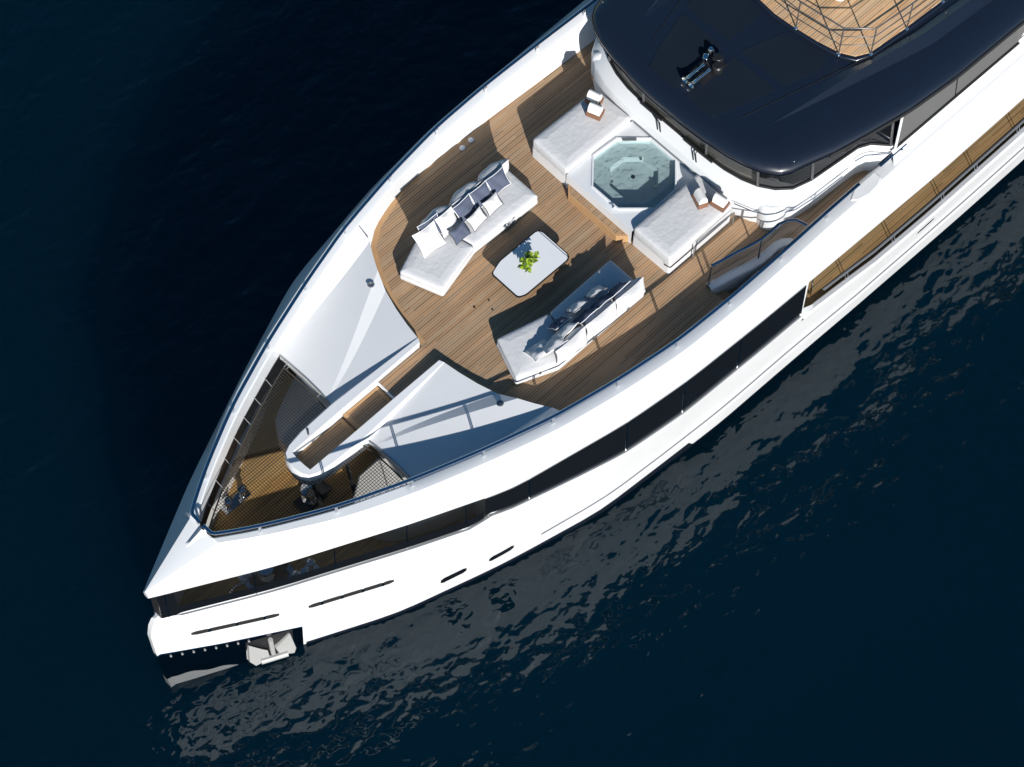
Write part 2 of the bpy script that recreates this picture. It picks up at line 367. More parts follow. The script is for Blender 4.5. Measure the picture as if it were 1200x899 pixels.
f0 = [(xs[0], y, z) for y, z in bul_section(xs[0])]
mb.grid([f0, [(p[0], -p[1], p[2]) for p in f0]], flip=True)
bul = mb.build('upper_bulwark', M_white, yacht, smooth=28)
mb = MB()
mb.add([(-9.78, 0, .70), (-9.72, .12, .60), (-9.72, -.12, .60), (-10.25, 0, .50), (-9.72, 0, .2)], [(0, 3, 1), (0, 2, 3), (0, 1, 4), (0, 4, 2)])
mb.build('stem_fairing', M_white, bul, smooth=0)

# dark lining inside the bulwark along the net
for sgn in (1, -1):
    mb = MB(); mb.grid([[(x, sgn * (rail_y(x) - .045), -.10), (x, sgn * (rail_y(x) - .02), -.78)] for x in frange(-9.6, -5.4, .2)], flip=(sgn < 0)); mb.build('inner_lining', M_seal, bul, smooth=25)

# glazing between hull and band
for sgn in (1, -1):
    mb = MB(); rows = []
    for x in frange(-11.3, -4.55, .25): rows.append([(x, sgn * (band_y(x) - .022), -.21), (x, sgn * (top_y(x) - .012), sheer_z(x))])
    mb.grid(rows, flip=(sgn > 0)); gs = mb.build('glass_screen', M_screen, yacht, smooth=25)
    mb = MB(); mb.grid([[(-11.3, s_ * (band_y(-11.3) - .022), -.21) for s_ in (1, -1)], [(-11.3, s_ * (top_y(-11.3) - .012), -1.46) for s_ in (1, -1)]])
    if sgn > 0: mb.build('glass_screen', M_seal, yacht, smooth=0)
    mb = MB(); mb.grid([[(x, sgn * (lerp(top_y(x) - .012, band_y(x) - .022, q) + .006), lerp(sheer_z(x), -.21, q)) for q in (0, .34 if x > -10.95 else .98)] for x in [-11.29, -10.97, -10.94] + frange(-10.9, -4.6, .25)], flip=(sgn > 0)); mb.build('black_border', M_glass, gs, smooth=25)
    for x in (-11.15, -9.42, -7.78, -6.27, -5.0):
        MB().tube([(x, sgn * (band_y(x) - .018), -.2), (x, sgn * (top_y(x) - .006), sheer_z(x))], .014, 6).build('mullion', M_steel, gs)
    edges = [-4.6, -3.54, -.96, .70, 2.43, 4.5]
    for a, b_ in zip(edges, edges[1:]):
        mb = MB(); rows = []
        zb = -1.66
        for x in frange(a + .015, b_ - .015, .2): rows.append([(x, sgn * (band_y(x) - .022), -.21), (x, sgn * (top_y(x) - .012), sheer_z(x))])
        mb.grid(rows, flip=(sgn > 0)); pane = mb.build('side_window', M_glass, yacht, smooth=25)
        MB().tube([(b_, sgn * (band_y(b_) - .018), -.2), (b_, sgn * (top_y(b_) - .006), sheer_z(b_))], .016, 6).build('mullion', M_steel, pane)
        MB().tube([(x, sgn * (band_y(x) - .015), -.232) for x in frange(a, b_, .2)], .015, 6).build('window_frame', M_grey, pane)
    # end cap between the last window and the side deck
    x = 4.5
    mb = MB(); mb.prism([(x, sgn * (top_y(x) - .03)), (x + .10, sgn * (top_y(x) - .03)), (x + .24, sgn * 3.6), (x + .14, sgn * 3.6)], -1.98, -.23)
    mb.build('side_deck_bulkhead', M_white, yacht, bevel=.015)

# foredeck surfaces
def teak_curve(n=16):
    pts = [(-3.06, .36), (-3.03, .6), (-2.97, .95), (-2.87, 1.4), (-2.73, 1.85), (-2.55, 2.3), (-2.37, 2.64), (-2.18, 2.95)]
    return pts
TC = teak_curve()
def along(P, t):
    d = [0]
    for i in range(1, len(P)): d.append(d[-1] + math.dist(P[i], P[i - 1]))
    t *= d[-1]
    for i in range(1, len(P)):
        if t <= d[i] + 1e-9:
            k = (t - d[i - 1]) / max(1e-9, d[i] - d[i - 1]); return tuple(lerp(a, b, k) for a, b in zip(P[i - 1], P[i]))
    return P[-1]
NETE = [(-5.52, .58), (-5.47, 1.0), (-5.46, 1.5), (-5.48, 2.0), (-5.5, 2.36)]
mb = MB(); U = 14
for sgn in (1, -1):
    rows = []
    for i in range(U + 1):
        u = i / U; row = []
        vr0 = lerp(.10, .545, u); vr1 = lerp(.13, .72, u); step = lerp(0, .16, u)
        vs_ = [0, vr0 * .33, vr0 * .66, vr0, lerp(vr0, vr1, .5), vr1, lerp(vr1, 1, .25), lerp(vr1, 1, .5), lerp(vr1, 1, .75), 1]
        for v in vs_:
            a = along(NETE, v); b = along(TC, v)
            x = lerp(a[0], b[0], u); y = lerp(a[1], b[1], u)
            z = lerp(-.06, .20, u) + step * min(1, max(0, (v - vr0) / (vr1 - vr0)))
            row.append((x, sgn * y, z))
        if i == U: last = row
        rows.append(row)
    mb.grid(rows, flip=(sgn > 0))
    mb.grid([last, [(p[0] + .01, p[1], -.03) for p in last]], flip=(sgn > 0))
    fr_ = rows[0]
    mb.grid([[(p[0], p[1], -.24) for p in fr_], fr_], flip=(sgn > 0))
foredeck = mb.build('foredeck', M_deckwhite, yacht, smooth=7)
for y in (2.1, -2.1):
    MB().lathe([(.0, .0), (.075, .0), (.085, .012), (.055, .02), (.05, -.01), (0, -.01)], (-2.93, y, .362), 18).build('deck_drain', M_grey, foredeck)
# soffit that closes the foredeck over the mooring room
mb = MB(); mb.prism([(-5.47, 2.3), (-5.47, -2.3), (-3.1, -3.2), (-3.1, 3.2)], -.30, -.26); mb.build('foredeck_underside', M_inner, yacht, smooth=0)

# gangway to the bow
half = [((-3.05, .45), (-3.1, .32)), ((-4.35, .53), (-4.35, .31)), ((-5.5, .60), (-5.5, .31)), ((-6.5, .57), (-6.4, .305)), ((-6.9, .50), (-6.85, .30)),
        ((-7.1, .40), (-6.97, .295)), ((-7.2, .24), (-6.985, .15)), ((-7.24, .0), (-6.99, .0))]
full = half + [((o[0], -o[1]), (i_[0], -i_[1])) for o, i_ in half[-2::-1]]
def cz(x): return lerp(.08, .22, min(1, max(0, (x + 7) / 3.9)))
mb = MB(); rows = []
for o, i_ in full:
    c = cz(o[0]); ci = cz(i_[0]); o2 = (lerp(i_[0], o[0], .82), lerp(i_[1], o[1], .82))
    rows.append([(lerp(i_[0], o[0], .9), lerp(i_[1], o[1], .9), -.42), (o[0], o[1], -.2), (o[0], o[1], c - .07), (o2[0], o2[1], c - .005), (i_[0], i_[1], ci), (i_[0], i_[1], -.42)])
mb.grid(rows); gang = mb.build('gangway', M_white, yacht, smooth=38)
for a, b_, z in ((-4.38, -3.0, -.004), (-5.47, -4.42, -.15), (-6.96, -5.5, -.25)):
    MB().prism([(a, .30), (a, -.30), (b_, -.30), (b_, .30)], z - .12, z).build('teak_step', M_teak, gang, smooth=0)
    if a < -4.4:
        for q in (a + .05, b_ - .05): MB().box(q, 0, z + .004, .09, .6, .012).build('step_border', M_trim, gang, smooth=0)
        for q in (.265, -.265): MB().box((a + b_) / 2, q, z + .003, b_ - a - .2, .06, .012).build('step_border', M_trim, gang, smooth=0)
MB().box(-4.40, 0, -.04, .03, .6, .09).build('step_nosing', M_pipe, gang, smooth=0)
mb = MB(); mb.prism([(-7.1, .35), (-7.1, -.35), (-3.2, -.4), (-3.2, .4)], -.44, -.40); mb.build('gangway_underside', M_inner, gang, smooth=0)
MB().tube([(-6.42, .37, .05), (-6.42, .37, .36)], .02, 8).build('gangway_post', M_black, gang)

# mooring deck below the net
mb = MB(); pts = [(x, max(.05, top_y(x) - .16)) for x in frange(-11.0, -4.2, .4)]
mb.prism(pts + mirror(pts), -2.5, -2.4); mooring = mb.build('mooring_deck', M_teak2, yacht, smooth=0)
mb = MB(); mb.box(-4.25, 0, -1.3, .1, 6.3, 2.1); mb.build('mooring_bulkhead', M_inner, yacht)
for sgn in (1, -1):
    rows = [[(x, sgn * max(.02, top_y(x) - .28), -2.4), (x, sgn * max(.02, top_y(x) - .26), -1.62), (x, sgn * max(.02, top_y(x) - .10), -1.56), ] for x in frange(-10.9, -4.3, .3)]
    mb = MB(); mb.grid(rows, flip=(sgn < 0)); mb.build('inner_bulwark', M_inner, yacht, smooth=25)
    P = [(-4.3, .35), (-5.75, .42), (-6.2, .75), (-6.42, 1.2), (-6.38, 1.6), (-6.15, 1.95), (-5.7, 2.2), (-5.2, 2.42), (-4.3, 2.72)]
    P = [(x, sgn * y) for x, y in P]
    MB().prism(P, -2.4, -1.75).build('locker_bench', M_inner, yacht, bevel=.05)
    P2 = [(-4.3, .5), (-5.0, .55), (-5.25, 1.3), (-5.1, 2.2), (-4.3, 2.6)]
    MB().prism([(x, sgn * y) for x, y in P2], -1.75, -1.35).build('locker_bench', M_inner, yacht, bevel=.06)

# lounge teak deck with notch for the stair on the port side
ST = [(2.72, -3.03), (2.95, -3.09), (3.35, -3.17), (3.7, -3.26), (4.05, -3.33), (4.35, -3.34), (4.62, -3.33), (4.85, -3.40), (5.0, -3.53), (5.05, -3.68)]
edge_s = [(x + .0, y) for x, y in [(-3.06, .33)] + TC] + [(x, teak_y(x) + .02) for x in [-2.15, -1.66, -1.05, -.44, .8, 2.2, 4.1, 5.8, 8.2]]
edge_p = [(x, -y) for x, y in edge_s if x < 2.4]
poly = edge_s + [(8.2, -3.53), (5.8, -3.56), (5.05, -3.6)] + ST[:-1][::-1] + [(2.72, -3.66)] + edge_p[::-1]
MB().prism(poly, -.1, 0).build('lounge_deck', M_teak, yacht, smooth=0)
# margin board round the front curve
path = [(x + .02, y - .02) for x, y in TC] + [(x, teak_y(x)) for x in (-2.15, -1.9, -1.66, -1.35, -1.05, -.44, .8, 2.2)]
for sgn in (1, -1):
    rows = []
    for i, p in enumerate(path):
        a = Vector(path[max(0, i - 1)]); b_ = Vector(path[min(len(path) - 1, i + 1)]); t = (b_ - a).normalized(); n_ = Vector((t.y, -t.x))
        q = Vector(p) + n_ * (.13 if p[0] < -.5 else .06); rows.append([(p[0], sgn * p[1], .004), (q.x, sgn * q.y, .004)])
    mb = MB(); mb.grid(rows, flip=(sgn < 0)); mb.build('margin_board', M_trim, yacht, smooth=0)
for x, y in ((1.27, 3.50), (1.57, 3.52)): MB().lathe([(0, 0), (.07, 0), (.07, .02), (.05, .03), (0, .03)], (x, y, 0), 16).build('deck_fitting', M_pipe, yacht)
for x, y, r_ in ((-1.50, .21, .024), (-1.25, -.12, .02), (-1.14, .11, .018)): MB().lathe([(0, 0), (r_, 0), (r_, .015), (0, .02)], (x, y, 0), 14).build('table_socket', M_black, yacht)
MB().tube([(-1.47 + .09 * math.cos(k * .314), .30 + .09 * math.sin(k * .314), .003) for k in range(20)], .006, 4, closed=True).build('hatch_ring', M_trim, yacht)

# side decks
for sgn in (1, -1):
    mb = MB(); mb.prism([(4.62, sgn * 3.5), (18, sgn * 3.5), (18, sgn * 4.60), (7, sgn * 4.62), (4.62, sgn * 4.44)], -2.08, -1.98); mb.build('side_deck', M_teak4, yacht, smooth=0)
    MB().box(11.3, sgn * 3.52, -1.3, 13.4, .06, 2.1).build('deckhouse_side', M_glass, yacht, smooth=0)
    rows = [[(x, sgn * (top_y(x) - .17), -2.1), (x, sgn * (top_y(x) - .16), -1.90), (x, sgn * (top_y(x) - .13), -1.86), (x, sgn * (top_y(x) - .02), -1.84), (x, sgn * (top_y(x) + .03), -1.88), (x, sgn * (hull_y(x, -2.1) + .022), -2.1)] for x in frange(4.62, 18, .3)]
    mb = MB(); mb.grid(rows, flip=(sgn < 0)); mb.build('side_bulwark', M_white, yacht, smooth=40)
    sr = MB().tube([(x, sgn * (top_y(x) - .17), -1.60) for x in frange(5.4, 18, .4)], .04, 8, r2=.025).build('side_rail', M_grey, yacht)
    for x in (6.1, 7.66, 9.4, 10.62, 12.2, 13.8):
        for d in (0, .09): MB().tube([(x + d, sgn * (top_y(x) - .10), -1.86), (x + d + .02, sgn * (top_y(x) - .17), -1.62)], .010, 6).build('rail_bracket', M_steel, sr)
    MB().tube([(5.35, sgn * 3.75, -1.25), (5.25, sgn * 4.2, -1.25), (5.25, sgn * 4.22, -1.5), (5.25, sgn * 4.22, -1.95)], .022, 8).build('gate_rail', M_steel, yacht)
    MB().box(4.85, sgn * 3.95, -1.9, .25, .5, .14).build('side_step', M_inner, yacht, bevel=.02)

# main handrail
for sgn in (1, -1):
    end = 6.75 if sgn < 0 else 8.0
    pth = [(-9.76, sgn * .05, .95), (-9.75, sgn * .30, .95), (-9.70, sgn * .37, .95)] + [(x, sgn * (rail_y(x) + .0), .95) for x in frange(-9.5, end, .22)]
    hr = MB().tube(pth, .043, 10, r2=.024).build('handrail', M_rail, yacht)
    for x in (-8.9, -7.41, -5.8, -4.18, -2.53, -.84, .82, 2.46, 4.15, 5.7):
        for d in (-.02, .02): MB().tube([(x + d, sgn * (rail_y(x) + .0), .60), (x + d, sgn * rail_y(x), .94)], .014, 8).build('stanchion', M_steel, hr)
    MB().box(-9.74, sgn * .1, .78, .04, .05, .34).build('stanchion', M_steel, hr)
    if sgn < 0: MB().tube([(x, -3.90, .95) for x in frange(7.45, 8.35, .3)], .06, 10, r2=.03).build('handrail', M_rail, yacht)
MB().prism([(6.75, -3.84), (7.42, -3.84), (7.42, -4.05), (7.2, -4.14), (6.9, -4.16), (6.6, -4.10), (6.45, -3.98)], .60, .645).build('bulwark_gate', M_white, yacht, bevel=.015)

# ------------------------------------------------------------------ hot tub block between the sun pads
tub = [(3.08, .98), (3.8, .94), (4.36, .40), (4.36, -.40), (3.8, -.94), (3.08, -.98), (2.48, -.41), (2.48, .41)]
outer = [(2.26, 1.06), (4.45, 1.06), (4.45, -1.06), (2.26, -1.06)]
def oct_at(k): cx, cy = 3.42, 0; return [(cx + (x - cx) * k, cy + (y - cy) * k) for x, y in tub]
mb = MB(); ring = []
osamp = [(3.08, 1.06), (4.45, 1.06), (4.45, .40), (4.45, -.40), (4.45, -1.06), (3.08, -1.06), (2.26, -.41), (2.26, .41)]
rows = [[(x, y, 0) for x, y in osamp], [(x, y, .54) for x, y in osamp], [(x, y, .55) for x, y in oct_at(1.05)], [(x, y, .575) for x, y in oct_at(1.04)], [(x, y, .575) for x, y in oct_at(1.0)], [(x, y, .40) for x, y in oct_at(.99)]]
mb.grid(rows, closed=True)
mb.add([(2.26, 1.06, .54), (2.26, .41, .54), (3.08, 1.06, .54), (2.26, 1.06, 0), (2.26, .41, 0), (2.26, -1.06, .54), (2.26, -.41, .54), (3.08, -1.06, .54), (2.26, -1.06, 0), (2.26, -.41, 0)],
       [(0, 1, 2), (0, 3, 4, 1), (5, 7, 6), (5, 6, 9, 8)])
tubo = mb.build('hot_tub', M_white, yacht, smooth=25)
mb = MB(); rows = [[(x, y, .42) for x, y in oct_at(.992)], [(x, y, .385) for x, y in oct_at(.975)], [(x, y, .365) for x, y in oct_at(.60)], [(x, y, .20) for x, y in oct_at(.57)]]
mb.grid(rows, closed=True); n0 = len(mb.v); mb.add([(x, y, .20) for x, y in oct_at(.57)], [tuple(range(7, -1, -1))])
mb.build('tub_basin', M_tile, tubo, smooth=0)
Mw = clear('tub_water', (.80, .90, .90), .05, .02); N, L = Mw.node_tree.nodes, Mw.node_tree.links
nz = N.new('ShaderNodeTexNoise'); nz.inputs['Scale'].default_value = 5; nz.inputs['Detail'].default_value = 3; nz.inputs['Distortion'].default_value = .8
tcw = N.new('ShaderNodeTexCoord'); L.new(tcw.outputs['Object'], nz.inputs['Vector'])
bpw = N.new('ShaderNodeBump'); bpw.inputs['Distance'].default_value = .12; bpw.inputs['Strength'].default_value = .8; L.new(nz.outputs['Fac'], bpw.inputs['Height'])
for n_ in N:
    if n_.bl_idname in ('ShaderNodeBsdfGlossy', 'ShaderNodeLayerWeight'): L.new(bpw.outputs[0], n_.inputs['Normal'])
MB().add([(x, y, .50) for x, y in oct_at(.992)], [tuple(range(7, -1, -1))]).build('tub_water', Mw, tubo, smooth=0)
MB().lathe([(0, 0), (.05, 0), (.05, .01), (0, .015)], (3.5, .1, .20), 16).build('tub_drain', M_black, tubo)
for x, y in ((2.97, .28), (3.6, -.52), (3.9, .25)): MB().lathe([(0, 0), (.035, 0), (.035, .02), (0, .02)], (x, y, .365), 10).build('water_jet', M_grey, tubo)
MB().box(3.98, .72, .585, .34, .06, .02, R(-43)).build('overflow_grille', M_grey, tubo)
MB().tube([(2.40, -.33, .55), (2.40, -.33, .64), (2.34, -.33, .64)], .022, 8).build('tub_spout', M_steel, tubo)
MB().prism([(2.05, .78), (2.25, .98), (2.262, .98), (2.262, -.98), (2.25, -.98), (2.05, -.78)], 0, .25).build('tub_step', M_trim, tubo, bevel=.01)
MB().prism([(2.09, .74), (2.24, .9), (2.24, -.9), (2.09, -.74)], .25, .258).build('step_tread', M_teak, tubo, smooth=0)

# ------------------------------------------------------------------ superstructure
ho = [(4.42, 0), (4.42, .5), (4.42, 1.0), (4.44, 1.6), (4.52, 2.1), (4.68, 2.55), (4.95, 2.95), (5.35, 3.18), (5.9, 3.26), (6.8, 3.32), (7.4, 3.36), (7.62, 3.45), (7.95, 3.86), (10, 3.9), (18, 3.9)]
hi = [(4.70, 0), (4.70, .5), (4.71, 1.0), (4.75, 1.55), (4.84, 2.0), (4.98, 2.38), (5.2, 2.72), (5.5, 2.98), (6.0, 3.12), (6.8, 3.2), (7.4, 3.26), (7.7, 3.4), (8.0, 3.74), (10, 3.8), (18, 3.8)]
def both(P): return P[:0:-1] and [(x, -y) for x, y in P[:0:-1]] + P
mb = MB(); rows = []
for o, i_ in zip(both(ho), both(hi)):
    rows.append([(o[0] + .02, o[1] * .995, -.02), (o[0], o[1], .86), (lerp(o[0], i_[0], .12), lerp(o[1], i_[1], .12), .93), (lerp(o[0], i_[0], .9), lerp(o[1], i_[1], .9), 1.04), (i_[0], i_[1], 1.06)])
mb.grid(rows, flip=False); house = mb.build('superstructure', M_white, yacht, smooth=40)
gt = [(4.62, 0), (4.62, .5), (4.63, 1.0), (4.67, 1.5), (4.76, 1.95), (4.9, 2.3), (5.12, 2.62), (5.45, 2.88), (5.95, 3.03), (6.8, 3.12), (7.4, 3.2), (7.7, 3.32), (8.0, 3.62), (10, 3.68), (18, 3.68)]
B_, G_ = both(hi), both(gt); cuts = [i for i, p in enumerate(B_)]
mid = len(hi) - 1
groups = [(mid - 2, mid + 2), (mid + 2, mid + 5), (mid - 5, mid - 2), (mid + 5, mid + 8), (mid - 8, mid - 5), (mid + 8, mid + 12), (mid - 12, mid - 8)]
for a, b_ in groups:
    mb = MB(); rows = []
    for i in range(a, b_ + 1): rows.append([(B_[i][0], B_[i][1] * .999, 1.05), (G_[i][0], G_[i][1], 2.27)])
    mb.grid(rows); ws = mb.build('windshield', M_wind if abs(a - mid) < 6 and abs(b_ - mid) < 6 else M_glass, house, smooth=40)
for i in (mid - 8, mid - 5, mid - 2, mid + 2, mid + 5, mid + 8, mid + 12, mid - 12):
    MB().tube([(B_[i][0] - .01, B_[i][1] * 1.002, 1.05), (G_[i][0] - .01, G_[i][1] * 1.002, 2.27)], .035, 6).build('window_post', M_frame, house)
MB().tube([(p[0] - .012, p[1] * 1.003, 1.065) for p in B_[1:-1]], .03, 6, r2=.03).build('window_sill', M_seal, house)
# wheelhouse inside: floor, dash and ceiling lining seen through the glass
ins = [(x + .12, y * .95) for x, y in hi[:12]]
MB().prism([(x, -y) for x, y in ins[:0:-1]] + ins, .95, 1.0).build('wheelhouse_floor', M_wood, house, smooth=0)
dash = [(x + .1, y * .9) for x, y in hi[:7]]; dash2 = [(x + .55, y * .8) for x, y in hi[:7]]
MB().prism([(x, -y) for x, y in dash[:0:-1]] + dash + dash2[::-1] + [(x, -y) for x, y in dash2[1:]], 1.0, 1.3).build('dashboard', M_grey, house, bevel=.03)
for y in (-1.2, 0, 1.2): MB().box(5.9, y, 1.35, .5, .5, .8).build('helm_seat', M_grey, house, bevel=.08)
for sgn in (1, -1):
    # side windows beneath the roof overhang, aft of the boarding passage
    sw = MB().add([(8.02, sgn * 3.84, 1.05), (12.3, sgn * 3.90, 1.1), (12.6, sgn * 3.90, 1.6), (12.2, sgn * 3.76, 2.15), (8.25, sgn * 3.68, 2.15)], [(0, 1, 2, 3, 4) if sgn < 0 else (4, 3, 2, 1, 0)]).build('side_window', M_greyglass, house, smooth=0)
    MB().tube([(8.02, sgn * 3.875, 1.06), (12.3, sgn * 3.93, 1.11)], .03, 6).build('window_sill', M_seal, sw)
    MB().tube([(10.1, sgn * 3.87, 1.08), (10.15, sgn * 3.73, 2.15)], .016, 6).build('mullion', M_black, sw)
    MB().tube([(8.02, sgn * 3.87, 1.05), (8.25, sgn * 3.70, 2.15)], .035, 6).build('window_post', M_white, sw)
    # coaming step between rail cap and side windows
    rows = [[(x, sgn * 4.02, .61), (x, sgn * 3.99, .70), (x, sgn * 3.93, .98), (x, sgn * 3.85, 1.03)] for x in frange(7.9, 18, .5)]
    mb = MB(); mb.grid(rows, flip=(sgn < 0)); mb.build('side_coaming', M_white, house, smooth=50)
    # rounded pods at the forward corners
    c = (5.08, -2.80, 0) if sgn < 0 else (4.99, 2.70, 0); k = 1 if sgn < 0 else .56; h = .86 if sgn < 0 else 1.0
    mb = MB(); mb.lathe([(.0, .0 if sgn < 0 else .25), (.33 * k, .0 if sgn < 0 else .25), (.36 * k, h - .5), (.36 * k, h - .24), (.33 * k, h - .1), (.26 * k, h - .03), (.0, h)], c, 24); mb.build('corner_pod', M_white, house, smooth=50)
    if sgn < 0: MB().lathe([(.24, h - .03), (.27, h - .015), (.22, h), (.2, h - .01)], (c[0], c[1], .005), 24).build('pod_rim', M_inner, house)
    else: MB().lathe([(0, 0), (.17, 0), (.17, .25), (0, .25)], c, 20).build('pod_foot', M_trim, house)
    if sgn < 0: MB().tube([(x - .06 if x < 5 else x, sgn * (y + .08), .62) for x, y in ho[4:10]], .016, 6).build('grab_rail', M_steel, house)
    for k in (4, 6, 8) if sgn < 0 else (): MB().tube([(ho[k][0] - .05, sgn * (ho[k][1] + .07), .62), (ho[k][0] + .02, sgn * (ho[k][1] - .02), .55)], .013, 6).build('grab_rail_bracket', M_steel, house)
    MB().tube([(7.15, sgn * 3.42, .92), (7.45, sgn * 3.48, .92), (7.85, sgn * 3.8, .92), (8.2, sgn * 3.97, .92)], .018, 6).build('grab_rail', M_steel, house)
MB().tube([(x - .012, y, .585) for x, y in both(ho)[12:17]], .022, 6, r2=.03).build('ledge_shade_strip', M_grey, house)  # dark strip added to stand for the shade in the ledge recess
# wipers and their arms
for y0, y1, yc in ((1.05, .35, .55), (-.35, -1.25, -.6)):
    mb = MB(); mb.tube([(interp(abs(y), [0, 1, 1.55], [4.64, 4.64, 4.67]), y, 1.12) for y in (y0, (y0 + y1) / 2, y1)], .042, 6); wp = mb.build('wiper', M_black, house)
    for d in (0, .09): MB().tube([(4.46, yc - .34 + d, .95), (4.57, yc - .2 + d, 1.06), (4.64, (y0 + y1) / 2 + d, 1.14)], .013, 6).build('wiper_arm', M_black, wp)
    
# roof
rp = [(4.27, 0), (4.27, .55), (4.31, 1.1), (4.40, 1.8), (4.52, 2.3), (4.66, 2.66), (4.88, 2.97), (5.12, 3.11), (5.45, 3.19), (6.2, 3.42), (7.1, 3.60), (8.3, 3.82), (9.8, 3.95), (12.2, 4.0), (18, 4.0)]
def inset(P, d, ds):
    out = []
    for i, p in enumerate(P):
        a = Vector(P[max(0, i - 1)]) if i else Vector((P[1][0], -P[1][1])); b_ = Vector(P[min(len(P) - 1, i + 1)]); t = (b_ - a).normalized(); n_ = Vector((t.y, -t.x))
        dd = lerp(d, ds, min(1, max(0, (p[0] - 4.6) / 2.5)))
        q = Vector(p) + n_ * dd; out.append((q.x, max(q.y, 0) if i else 0))
    return out
rings = [(0, 0, 2.18), (0, 0, 2.235), (.03, .05, 2.28), (.09, .16, 2.325), (.2, .4, 2.375), (.38, .75, 2.412), (.6, 1.05, 2.43)]
mb = MB(); rows = []
for d, ds, z in rings: rows.append([(x, y, z) for x, y in both(inset(rp, d, ds))])
mb.grid(rows, flip=False)
mb.add(rows[-1], [tuple(range(len(rows[-1])))]); mb.add([(x, y, 2.12) for x, y in both(rp)], [tuple(range(len(rows[0])))[::-1]])
roof = mb.build('roof', M_navy, yacht, smooth=50)
for P in ([(4.72, .98), (4.72, .16), (6.35, .2), (6.35, 1.5), (5.3, 1.2)], [(4.78, -.98), (4.74, -.14), (6.35, -.16), (6.35, -1.45)], [(6.55, 1.56), (6.55, .2), (7.7, .26), (7.75, 1.85)], [(6.55, -1.5), (6.55, -.16), (7.66, -.5), (7.95, -1.62), (7.5, -1.78)]):
    MB().prism(P, 2.42, 2.438).build('nonskid_panel', M_skid, roof, smooth=0)
for sgn in (1, -1):
    MB().lathe([(0, 0), (.045, 0), (.045, .02), (.02, .035), (0, .035)], (5.30, sgn * 3.0, 2.30), 12).build('roof_light', M_pipe, roof)
    # raised feature lines of the moulding
    rows = []
    for i in range(25):
        t = i / 24; x = lerp(5.6, 12.5, t); y = interp(x, [5.6, 7.9, 9.9, 12.5], [2.02, 2.40, 2.78, 2.98]); hgt = .13 * math.sin(math.pi * min(.62, t * .75)); wd = .02 + .26 * math.sin(math.pi * min(.6, t * .8))
        rows.append([(x, sgn * (y - .32), 2.40), (x, sgn * y, 2.43 + hgt), (x, sgn * (y + wd), 2.42), (x, sgn * (y + wd + .01), 2.36)])
    mb = MB(); mb.grid(rows, flip=(sgn < 0)); mb.build('roof_crease', M_navy, roof, smooth=20)
    MB().tube([(x, sgn * (interp(x, [p[0] for p in rp[8:]], [p[1] for p in rp[8:]]) + .0), 2.10) for x in frange(6.1, 18, .4)], .04, 6).build('roof_gutter', M_seal, roof)
    tr = MB().tube([(5.2, sgn * 1.42, 2.435), (7.9, sgn * 2.12, 2.44), (8.6, sgn * 2.36, 2.5)], .008, 5).build('roof_track', M_black, roof)

# top deck and its railing
td = [(7.84, 0), (7.88, .5), (7.98, 1.2), (8.12, 1.78), (8.30, 2.1), (8.62, 2.26), (9.7, 2.36), (10.8, 2.42), (18, 2.5)]
TZ = 2.52
MB().prism(both(td), 2.40, TZ).build('top_deck', M_teak3, yacht, smooth=0)
MB().prism(both([(x - .07 if i < 5 else x, y + (.09 if i else 0)) for i, (x, y) in enumerate(td)]), 2.38, 2.50).build('top_deck_coaming', M_navy, yacht, bevel=.02)
tp = [(7.90, .62), (8.07, 1.79), (8.60, 2.30), (9.72, 2.40), (10.9, 2.46), (12.1, 2.50)]
posts = [(x, -y) for x, y in tp[::-1]] + tp
tr = MB()
for h in (.34, .66, .98): tr.tube([(x, y, TZ + h) for x, y in posts], .019 if h > .9 else .013, 8)
tr = tr.build('top_railing', M_frame, yacht)
for x, y in posts:
    MB().tube([(x, y, TZ - .02), (x, y, TZ + .99)], .017, 8).build('stanchion', M_frame, tr)
    MB().lathe([(0, 0), (.055, 0), (.05, .025), (.02, .05), (0, .05)], (x, y, TZ - .03), 12).build('stanchion_foot', M_steel, tr)

# ------------------------------------------------------------------ stair on the port side
st_ = MB(); rows = []
for i, p in enumerate(ST):
    a = Vector(ST[max(0, i - 1)]); b_ = Vector(ST[min(len(ST) - 1, i + 1)]); t = (b_ - a).normalized(); n_ = Vector((t.y, -t.x))
    p2 = Vector(p) + n_ * .19
    rows.append([(p[0], p[1], -.1), (p[0], p[1], .09), (p[0] + n_.x * .02, p[1] + n_.y * .02, .11), (p2.x, p2.y, .11), (p2.x + n_.x * .02, p2.y + n_.y * .02, .09), (p2.x + n_.x * .05, p2.y + n_.y * .05, -1.6)])
st_.grid(rows, flip=False); stair = st_.build('stair_coaming', M_white, yacht, smooth=40)
stp = MB()
for k in range(6): MB().box(2.88 + k * .3, -3.42, -.22 - k * .2, .31, .62, .05).build('stair_tread', M_trim, stair, smooth=0)
MB().box(4.0, -3.75, -.8, 2.6, .04, 1.7).build('stair_lining', M_white, stair, smooth=0)
gp = [Vector(p) for p in ST[:-1]] + [Vector((5.07, -3.80))]
mb = MB(); mb.grid([[(p.x, p.y - .05, .11), (p.x, p.y - .05, .92)] for p in gp]); bal = mb.build('glass_balustrade', M_clear, yacht, smooth=50)
MB().tube([(p.x, p.y - .05, .94) for p in gp], .035, 8, r2=.022).build('balustrade_rail', M_rail, bal)
for i in (0, 4): MB().tube([(gp[i].x + .02, gp[i].y - .05, .1), (gp[i].x + .02, gp[i].y - .05, .93)], .022, 8).build('balustrade_post', M_black, bal)

